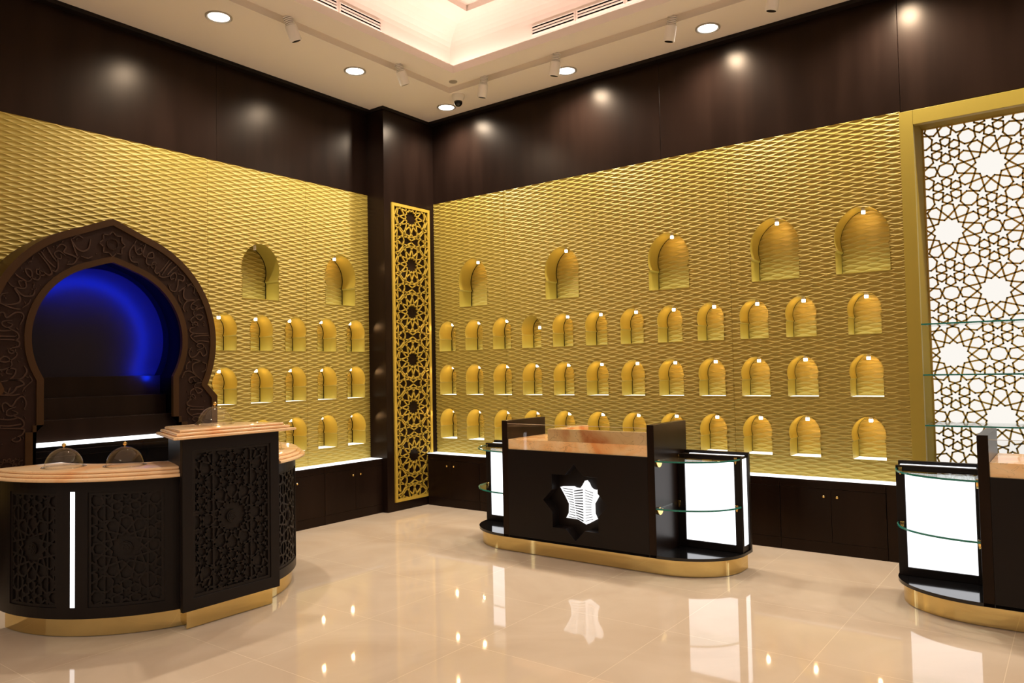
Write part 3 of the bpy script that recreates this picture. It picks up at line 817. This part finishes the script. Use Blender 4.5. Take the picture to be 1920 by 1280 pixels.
# centre pedestal
HB = .355; CYB = 2.94
def wedge(off, back=0.0):
    # radial trapezoid grown by off on all sides
    ang = math.atan2(HB, 1.05); x1 = -4.555+off; x0 = CX+.62-off-back
    k = math.tan(ang); g = off/math.cos(ang)
    f = lambda x: (x-CX)*k+g
    return [(x0, CYB-f(x0)), (x1, CYB-f(x1)), (x1, CYB+f(x1)), (x0, CYB+f(x0))]
wg = wedge(0)
pr = (CYB-.288, .195, CYB+.288, 1.125)
m = MB()
front = [(wg[1][1], Z0), (wg[2][1], Z0), (wg[2][1], 1.205), (wg[1][1], 1.205)]
m.prism(front, frx(-4.555), 0, .03, holes=[[(pr[0], pr[1]), (pr[2], pr[1]), (pr[2], pr[3]), (pr[0], pr[3])]])
ins = [(wg[0][0], wg[0][1]), (wg[1][0]-.0305, wg[1][1]+.0305*HB/1.05), (wg[2][0]-.0305, wg[2][1]-.0305*HB/1.05), (wg[3][0], wg[3][1])]
m.prism(ins, frz(0), Z0, 1.205); m.build('pedestal', WOOD2, t, bevel=.003)
carved(t, frx(-4.555), pr, (CYB, .665), .56, .013)
m = MB(); m.prism(wedge(-.03), frz(0), .004, Z0); m.build('plinth', BRASS, t)
m = MB()
for off, zb, zt in ((.070, 1.206, 1.226), (.045, 1.226, 1.246), (.020, 1.246, 1.264)):
    loops = []; r = (zt-zb)/2
    for k in range(7):
        ph = -PI/2+PI*k/6; loops.append([(x, y, (zb+zt)/2+r*math.sin(ph)) for x, y in wedge(off-r+r*math.cos(ph))])
    m.loft(loops)
m.build('pedestal_top', ONYX, t, smooth=40)

# glass cloches
def cloche(x, y, z, label):
    t = thing('glass_cloche', (x, y, z), label, 'cloche', 'glass cloches on the serving counter')
    r, h = .111, .118
    prof = []
    for i in range(15): a = PI/2*i/14; prof.append((max(1e-4, r*math.sin(PI/2-a)), .008+h*math.sin(a)))
    m = MB(); m.lathe([(r+.0015, .001), (r+.0015, .008)]+prof, (x, y, z), 56); m.build('dome', DOMEG, t, smooth=60)
    m = MB(); m.lathe([(r-.004, .001), (.128, .001), (.131, .004), (.128, .0065), (r-.004, .0065)], (x, y, z), 56, closed=True); m.build('base_rim', DOMEG, t, smooth=40)
    m = MB(); m.cyl((x, y, z+.008+h-.001), (0, 0, 1), .005, .010, 12); m.sphere((x, y, z+.008+h+.019), .0125, 12); m.build('knob', BRASSK, t, smooth=50)
cloche(-5.285, 2.185, ZL+.001, 'leftmost glass cloche, on the left low onyx top')
cloche(-4.985, 2.43, ZL+.001, 'second glass cloche, on the left low onyx top near the pedestal')
cloche(-4.80, 2.955, 1.265, 'glass cloche on the tall onyx pedestal')
cloche(-4.985, 3.50, ZL+.001, 'glass cloche half hidden behind the pedestal, on the right low onyx top')

# ------------------------------------------------------------------ display counter with glass ends
XL, XR, YF0, YF1 = -4.150, -2.662, 5.355, 5.955
def quarter(cx, cy, rx, ry, side, n=24):   # from the front edge round to the end, as seen in plan
    return [(cx+side*rx*math.sin(PI/2*i/n), cy-ry*math.cos(PI/2*i/n)) for i in range(n+1)]
def stadium(off):
    rx, ry = .535-off, .455-off
    Rr = quarter(XR, YF0+off+ry, rx, ry, 1); Ll = quarter(XL, YF0+off+ry, rx, ry, -1)
    return Rr+[(XR+rx, YF1-off), (XL-rx, YF1-off)]+Ll[::-1]
def make_counter():
    t = thing('display_counter', (-3.406, 5.65, 0), '', 'counter')
    m = MB(); m.prism(stadium(.03), frz(0), .004, .127); m.build('plinth', BRASS, t, smooth=30)
    m = MB(); m.prism(stadium(.0), frz(0), .1275, .150); m.build('base_slab', BLACKGLOSS, t, smooth=30)
    # front panel with an eight-pointed star recess
    sx, sz, sr = -3.400, .489, .316
    star = []
    for i in range(16):
        a = 2*PI*i/16+PI/2; r = sr if i % 2 == 0 else sr*math.cos(PI/4)/math.cos(PI/8)
        star.append((sx+r*math.cos(a), sz+r*math.sin(a)))
    m = MB(); m.prism([(XL+.0605, .1505), (XR-.0605, .1505), (XR-.0605, .902), (XL+.0605, .902)], fry(YF0), 0, .10, holes=[star])
    m.box((XL+.0605, YF0+.1005, .1505), (XR-.0605, YF0+.12, .902)); m.box((XL+.0605, YF0+.0, .1285), (XR-.0605, YF0+.02, .1500)); m.build('front_panel', WOOD2, t, bevel=.0015)
    m = MB(); m.box((XL+.0605, YF1-.03, .1505), (XR-.0605, YF1, .902)); m.build('rear_panel', WOOD2, t)
    for x in (XL, XR-.06):
        m = MB(); m.box((x, YF0, .128), (x+.06, YF1, 1.153)); m.build('side_panel', WOOD, t, bevel=.002)
    E = [(-0.174, 0.112), (-0.058, 0.121), (-0.035, 0.112), (-0.004, 0.11), (0.028, 0.119), (0.049, 0.146), (0.071, 0.181), (0.094, 0.158), (0.107, 0.13), (0.127, 0.113), (0.154, 0.107), (0.186, 0.114), (0.189, 0.071), (0.169, 0.036), (0.141, -0.007), (0.142, -0.088), (0.164, -0.131), (0.075, -0.179), (-0.006, -0.144), (-0.12, -0.142), (-0.094, -0.099), (-0.09, -0.022), (-0.126, 0.04)]
    m = MB(); m.prism([(sx+x, sz+z) for x, z in E], fry(YF0+.055), 0, .0445); em = m.build('emblem', EMBLEM, t); em['label'] = 'glowing white striped crown-like emblem in the star recess'
    m = MB(); fe = fry(YF0+.053)
    def inside_span(z):
        xs = []
        for (x0, z0), (x1, z1) in zip(E, E[1:]+E[:1]):
            if (z0 > z) != (z1 > z): xs.append(x0+(z-z0)*(x1-x0)/(z1-z0))
        xs.sort(); return xs
    for i in range(12):
        z = .100-.0212*i; f = max(0, i-1)/11
        for (xa, xb, dz0, dz1, th) in ((-.150+.055*min(1, i/6), -.050+.03*f, .004, -.002, .0042), (-.036+.02*f, .050, -.012+.016*f, .004-.026*f, .0068), (.072, .150-.02*math.sin(PI*f), .004-.024*f, -.014+.020*f, .0034)):
            sp = inside_span(z)
            if len(sp) < 2: continue
            a, b = max(xa, sp[0]+.012), min(xb, sp[-1]-.012)
            if b-a > .01: m.ribbon([(sx+a, sz+z+dz0), (sx+b, sz+z+dz1)], [th*1.0, th*1.35], fe, 0, .0018)
    m.build('emblem_slots', BLACK, em)
    # onyx worktop and upstand
    m = MB(); m.box((XL+.061, YF0+.012, .9025), (XR-.061, YF1-.01, .990)); m.build('worktop', ONYX2, t, bevel=.003)
    m = MB(); m.prism([(-3.668, YF0+.016), (XR-.062, YF0+.016), (XR-.062, YF0+.066), (-3.575, YF0+.066), (-3.575, YF1-.06), (-3.668, YF1-.06)], frz(0), .9905, 1.092); m.build('upstand', ONYX3, t, bevel=.003)
    m = MB(); m.box((XL+.0605, YF0+.002, .9025), (XR-.0605, YF0+.010, 1.126)); m.box((XL+.0605, YF0+.002, 1.1262), (XR-.0605, YF0+.010, 1.1285), 1); m.build('glass_screen', [GLASS, mat('glass_edge_highlight', (.62, .52, .38), .2)], t)  # pale strip on top: highlight along the glass edge put into the colour
    for side in (1, -1):
        xe = XR if side > 0 else XL
        X = lambda a: xe+side*a
        def bx(m, a, b, y0, y1, z0, z1, mi=0):
            p, q = sorted((X(a), X(b))); m.box((p, y0, z0), (q, y1, z1), mi)
        m = MB(); yb = 5.772
        # carcass of the light box: frame round the front window and round the end window
        for a, b, z0, z1 in ((.0005, .060, .1505, .895), (.472, .527, .1505, .895), (.060, .472, .1505, .205), (.060, .472, .848, .895)): bx(m, a, b, yb, yb+.034, z0, z1)
        bx(m, .0005, .535, YF1-.040, YF1, .1505, .912); bx(m, .0005, .524, yb+.034, YF1-.040, .1505, .195); bx(m, .0005, .524, yb+.034, YF1-.040, .870, .888)
        lb = m.build('light_box', WOOD2, t, bevel=.0015)
        m = MB(); bx(m, .061, .471, yb+.010, yb+.033, .206, .847); m.build('light_panel', LIT, lb)
        m = MB(); bx(m, .500, .520, yb+.035, YF1-.041, .1955, .8695); bx(m, .06, .515, yb+.100, yb+.122, .8885, .892); m.build('side_light', STRIP, lb)
        for z in (.505, .872):
            q = quarter(xe, YF0+.01+.405, .520, .405, side)
            q = [(X(.002) if abs(p[0]-xe) < .002 else p[0], p[1]) for p in q]
            loop = q+[(X(.520), yb-.004), (X(.002), yb-.004)]
            inn = [(p[0]-side*.0015*(1 if i > 0 else 0), p[1]+.0025) for i, p in enumerate(loop[:-2])]+[(X(.516), yb-.004), (X(.002), yb-.004)]
            m = MB(); m.prism(inn, frz(z), -.0045, .0045)
            rim = [p for p in loop[:-1]]; m.ribbon([(p[0], p[1]) for p in rim], [.008]*len(rim), frz(z), -.0058, .0058, 1)
            g = m.build('glass_shelf', [SHELFG, GLASSEDGE], t)
            m = MB()
            hd = [(-.0235*math.cos(PI*i/14)*1.0, -.045*math.sin(PI*i/14)) for i in range(15)]
            p0, p1 = sorted((X(.001), X(.014)))
            m.prism([(u*2.2/1.1, v) for u, v in hd], lambda u, v, d: (p0+d, YF0+.062+u, z-.0055+v), 0, p1-p0)
            p2, p3 = sorted((X(.001), X(.016))); m.box((p2, YF0+.03, z+.0052), (p3, YF0+.06, z+.010))
            m.build('bracket', BRASSK, g, bevel=.001)
            for a, b in ((.001, .026), (.482, .507)):
                m = MB(); p2, p3 = sorted((X(a), X(b)))
                m.prism([(p2, z-.0055), (p3, z-.0055), ((p2+p3)/2+.004, z-.036), ((p2+p3)/2-.004, z-.036)], fry(yb-.024), 0, .023)
                m.box((p2, yb-.024, z+.0052), (p3, yb-.001, z+.014)); m.build('bracket', BRASSK, g, bevel=.002)
    return t
dc = make_counter()
tag(dc, 'dark display counter with glowing emblem in a star, centre of the floor', 'counter', 'display counters')
d2 = copy_tree(dc); d2.location.x += 3.632
tag(d2, 'dark display counter with glass shelves cut off at the right edge', 'counter', 'display counters')

# ------------------------------------------------------------------ ceiling fittings
DL = bpy.data.lights.new('downlight_beam', 'SPOT'); DL.energy = P_DOWN; DL.color = (1.0, .90, .77)
DL.spot_size = rad(160); DL.spot_blend = .9; DL.shadow_soft_size = .07
def make_down():
    t = thing('recessed_downlight', (0, 0, 0), '', 'downlight', 'ceiling downlights')
    m = MB(); m.lathe([(.088, -.001), (.112, -.001), (.112, -.008), (.100, -.012), (.088, -.006)], (0, 0, 0), 40, closed=True); m.build('trim_ring', GREYRING, t, smooth=40)
    m = MB(); m.lathe([(1e-4, -.0045), (.0875, -.0045), (.0875, -.0012), (1e-4, -.0012)], (0, 0, 0), 40); m.build('lens', LENS, t, smooth=40)
    lo = bpy.data.objects.new('downlight_beam', DL); COL.objects.link(lo); lo.parent = t; lo.location = (0, 0, -.035)
    return t
dl = make_down()
DLP = [(-5.83, 3.645, 'downlight nearest the left edge, over the left wall'), (-5.83, 5.18, 'middle downlight of the row over the left wall'), (-5.83, 6.58, 'downlight in the ceiling corner beside the dome camera'),
       (-4.150, 6.565, 'downlight over the right wall, nearest the corner one'), (-2.610, 6.565, 'downlight over the right wall, nearest the right edge')]
for k, (x, y, lb) in enumerate(DLP):
    o = dl if k == 0 else copy_tree(dl)
    o.location = (x, y, ZC); tag(o, lb, 'downlight', 'ceiling downlights')
# lamps only, out of frame: right row continued, near row added for floor brightness
for x, y in ((-1.07, 6.565), (.47, 6.565), (2.0, 6.565), (-4.2, -2.6), (-2.6, -2.6), (-1.0, -2.6), (.6, -2.6), (2.2, -2.6)):
    lo = bpy.data.objects.new('downlight_beam', DL); COL.objects.link(lo); lo.location = (x, y, ZC-.06)

def make_track():
    """hangs from z=0, body tilted; built pointing down along -z then rotated"""
    t = thing('track_spotlight', (0, 0, 0), '', 'spotlight', 'white track spotlights')
    m = MB(); m.lathe([(1e-4, -.205), (.040, -.205), (.044, -.200), (.044, -.085), (.036, -.080), (1e-4, -.080)], (0, 0, 0), 28); h = m.build('housing', WHITEP, t, smooth=40)
    m = MB()
    for i in range(5): m.lathe([(1e-4, -.078+.014*i), (.036, -.078+.014*i), (.036, -.070+.014*i), (1e-4, -.070+.014*i)], (0, 0, 0), 24)
    m.cyl((0, 0, -.08), (0, 0, 1), .022, .075, 16); m.build('heat_sink', WHITEP, t, smooth=40)
    m = MB(); m.cyl((0, 0, -.2055), (0, 0, 1), .034, .0004, 24); m.cyl((0, 0, -.2065), (0, 0, 1), .033, .0012, 24); m.build('front_lens', mat('dark_lens', (.02, .018, .016), .15), h)
    m = MB(); m.cyl((0, 0, -.012), (0, 0, 1), .012, .070, 14); m.build('stem', WHITEP, t, smooth=40)
    return t
tr = make_track()
TP = [(-5.39, 4.017, (.16, .22), 'white track spotlight nearest the left edge'), (-5.38, 5.345, (.16, .22), 'white track spotlight over the middle of the left wall'),
      (-4.92, 6.165, (.30, -.22), 'white track spotlight closest to the dome camera'), (-4.0, 6.165, (.28, -.18), 'white track spotlight above the middle of the right wall'),
      (-2.77, 6.165, (.28, -.16), 'white track spotlight beside the last downlight'), (-1.86, 6.165, (.28, -.16), 'white track spotlight cut off by the top edge')]
for k, (x, y, rot, lb) in enumerate(TP):
    o = tr if k == 0 else copy_tree(tr)
    o.location = (x, y, ZC+.02); o.rotation_euler = (.42, -.06, 0) if k < 2 else (.09, .24, 0); o.scale = (1.15, 1.15, 1.1)
    tag(o, lb, 'spotlight', 'white track spotlights')

t = thing('dome_camera', (-5.467, 6.372, ZC), 'white ceiling dome camera with black eye in the corner', 'camera')
m = MB(); m.lathe([(1e-4, -.0005), (.072, -.0005), (.074, -.02), (.062, -.055), (.050, -.075), (1e-4, -.075)], (-5.467, 6.372, ZC), 32); m.build('housing', WHITEP, t, smooth=40)
m = MB(); m.sphere((-5.467, 6.372, ZC-.085), .047, 14); m.build('dome', BLACKGLOSS, t, smooth=60)
m = MB(); m.lathe([(1e-4, -.0005), (.045, -.0005), (.045, -.006), (1e-4, -.006)], (-5.25, 6.04, ZC), 28); tag(m.build('ceiling_disc', GREYRING, smooth=40), 'small flat grey disc on the ceiling edge near the corner', 'detector')

def vent(axis, a, b, label):
    t0 = (-5.40, (a+b)/2, 4.975) if axis == 'y' else ((a+b)/2, 6.17, 4.975)
    t = thing('air_vent', t0, label, 'air vent', 'slotted vents in the ceiling tray')
    def bx(m, p, q, d0, d1, z0, z1):
        if axis == 'y': m.box((-5.40+d0, p, z0), (-5.40+d1, q, z1))
        else: m.box((p, 6.17-d1, z0), (q, 6.17-d0, z1))
    m = MB(); bx(m, a+.008, b-.008, .0006, .002, 4.978, 5.058); m.build('dark_slot', BLACK, t)
    m = MB(); bx(m, a, b, .001, .010, 4.968, 4.978); bx(m, a, b, .001, .010, 5.058, 5.068); bx(m, a, a+.010, .001, .010, 4.978, 5.058); bx(m, b-.010, b, .001, .010, 4.978, 5.058); m.build('frame', COVE, t)
    for i in range(2):
        m = MB(); z = 4.978+.0267*(i+1); bx(m, a+.008, b-.008, .0022, .010, z-.007, z+.007); m.build('slat', COVE, t)
for k, (a, b) in enumerate(((3.52, 4.045), (4.055, 4.59), (4.615, 5.14))):
    vent('y', a, b, ['slotted ceiling air vent above the left wall, at the top edge', 'slotted ceiling air vent above the left wall, middle section', 'slotted ceiling air vent above the left wall, nearest the corner'][k])
for k, (a, b) in enumerate(((-4.30, -3.785), (-3.765, -3.245), (-3.225, -2.70))):
    vent('x', a, b, ['slotted ceiling air vent above the right wall, nearest the corner', 'slotted ceiling air vent above the right wall, middle section', 'slotted ceiling air vent above the right wall, cut by the top edge'][k])
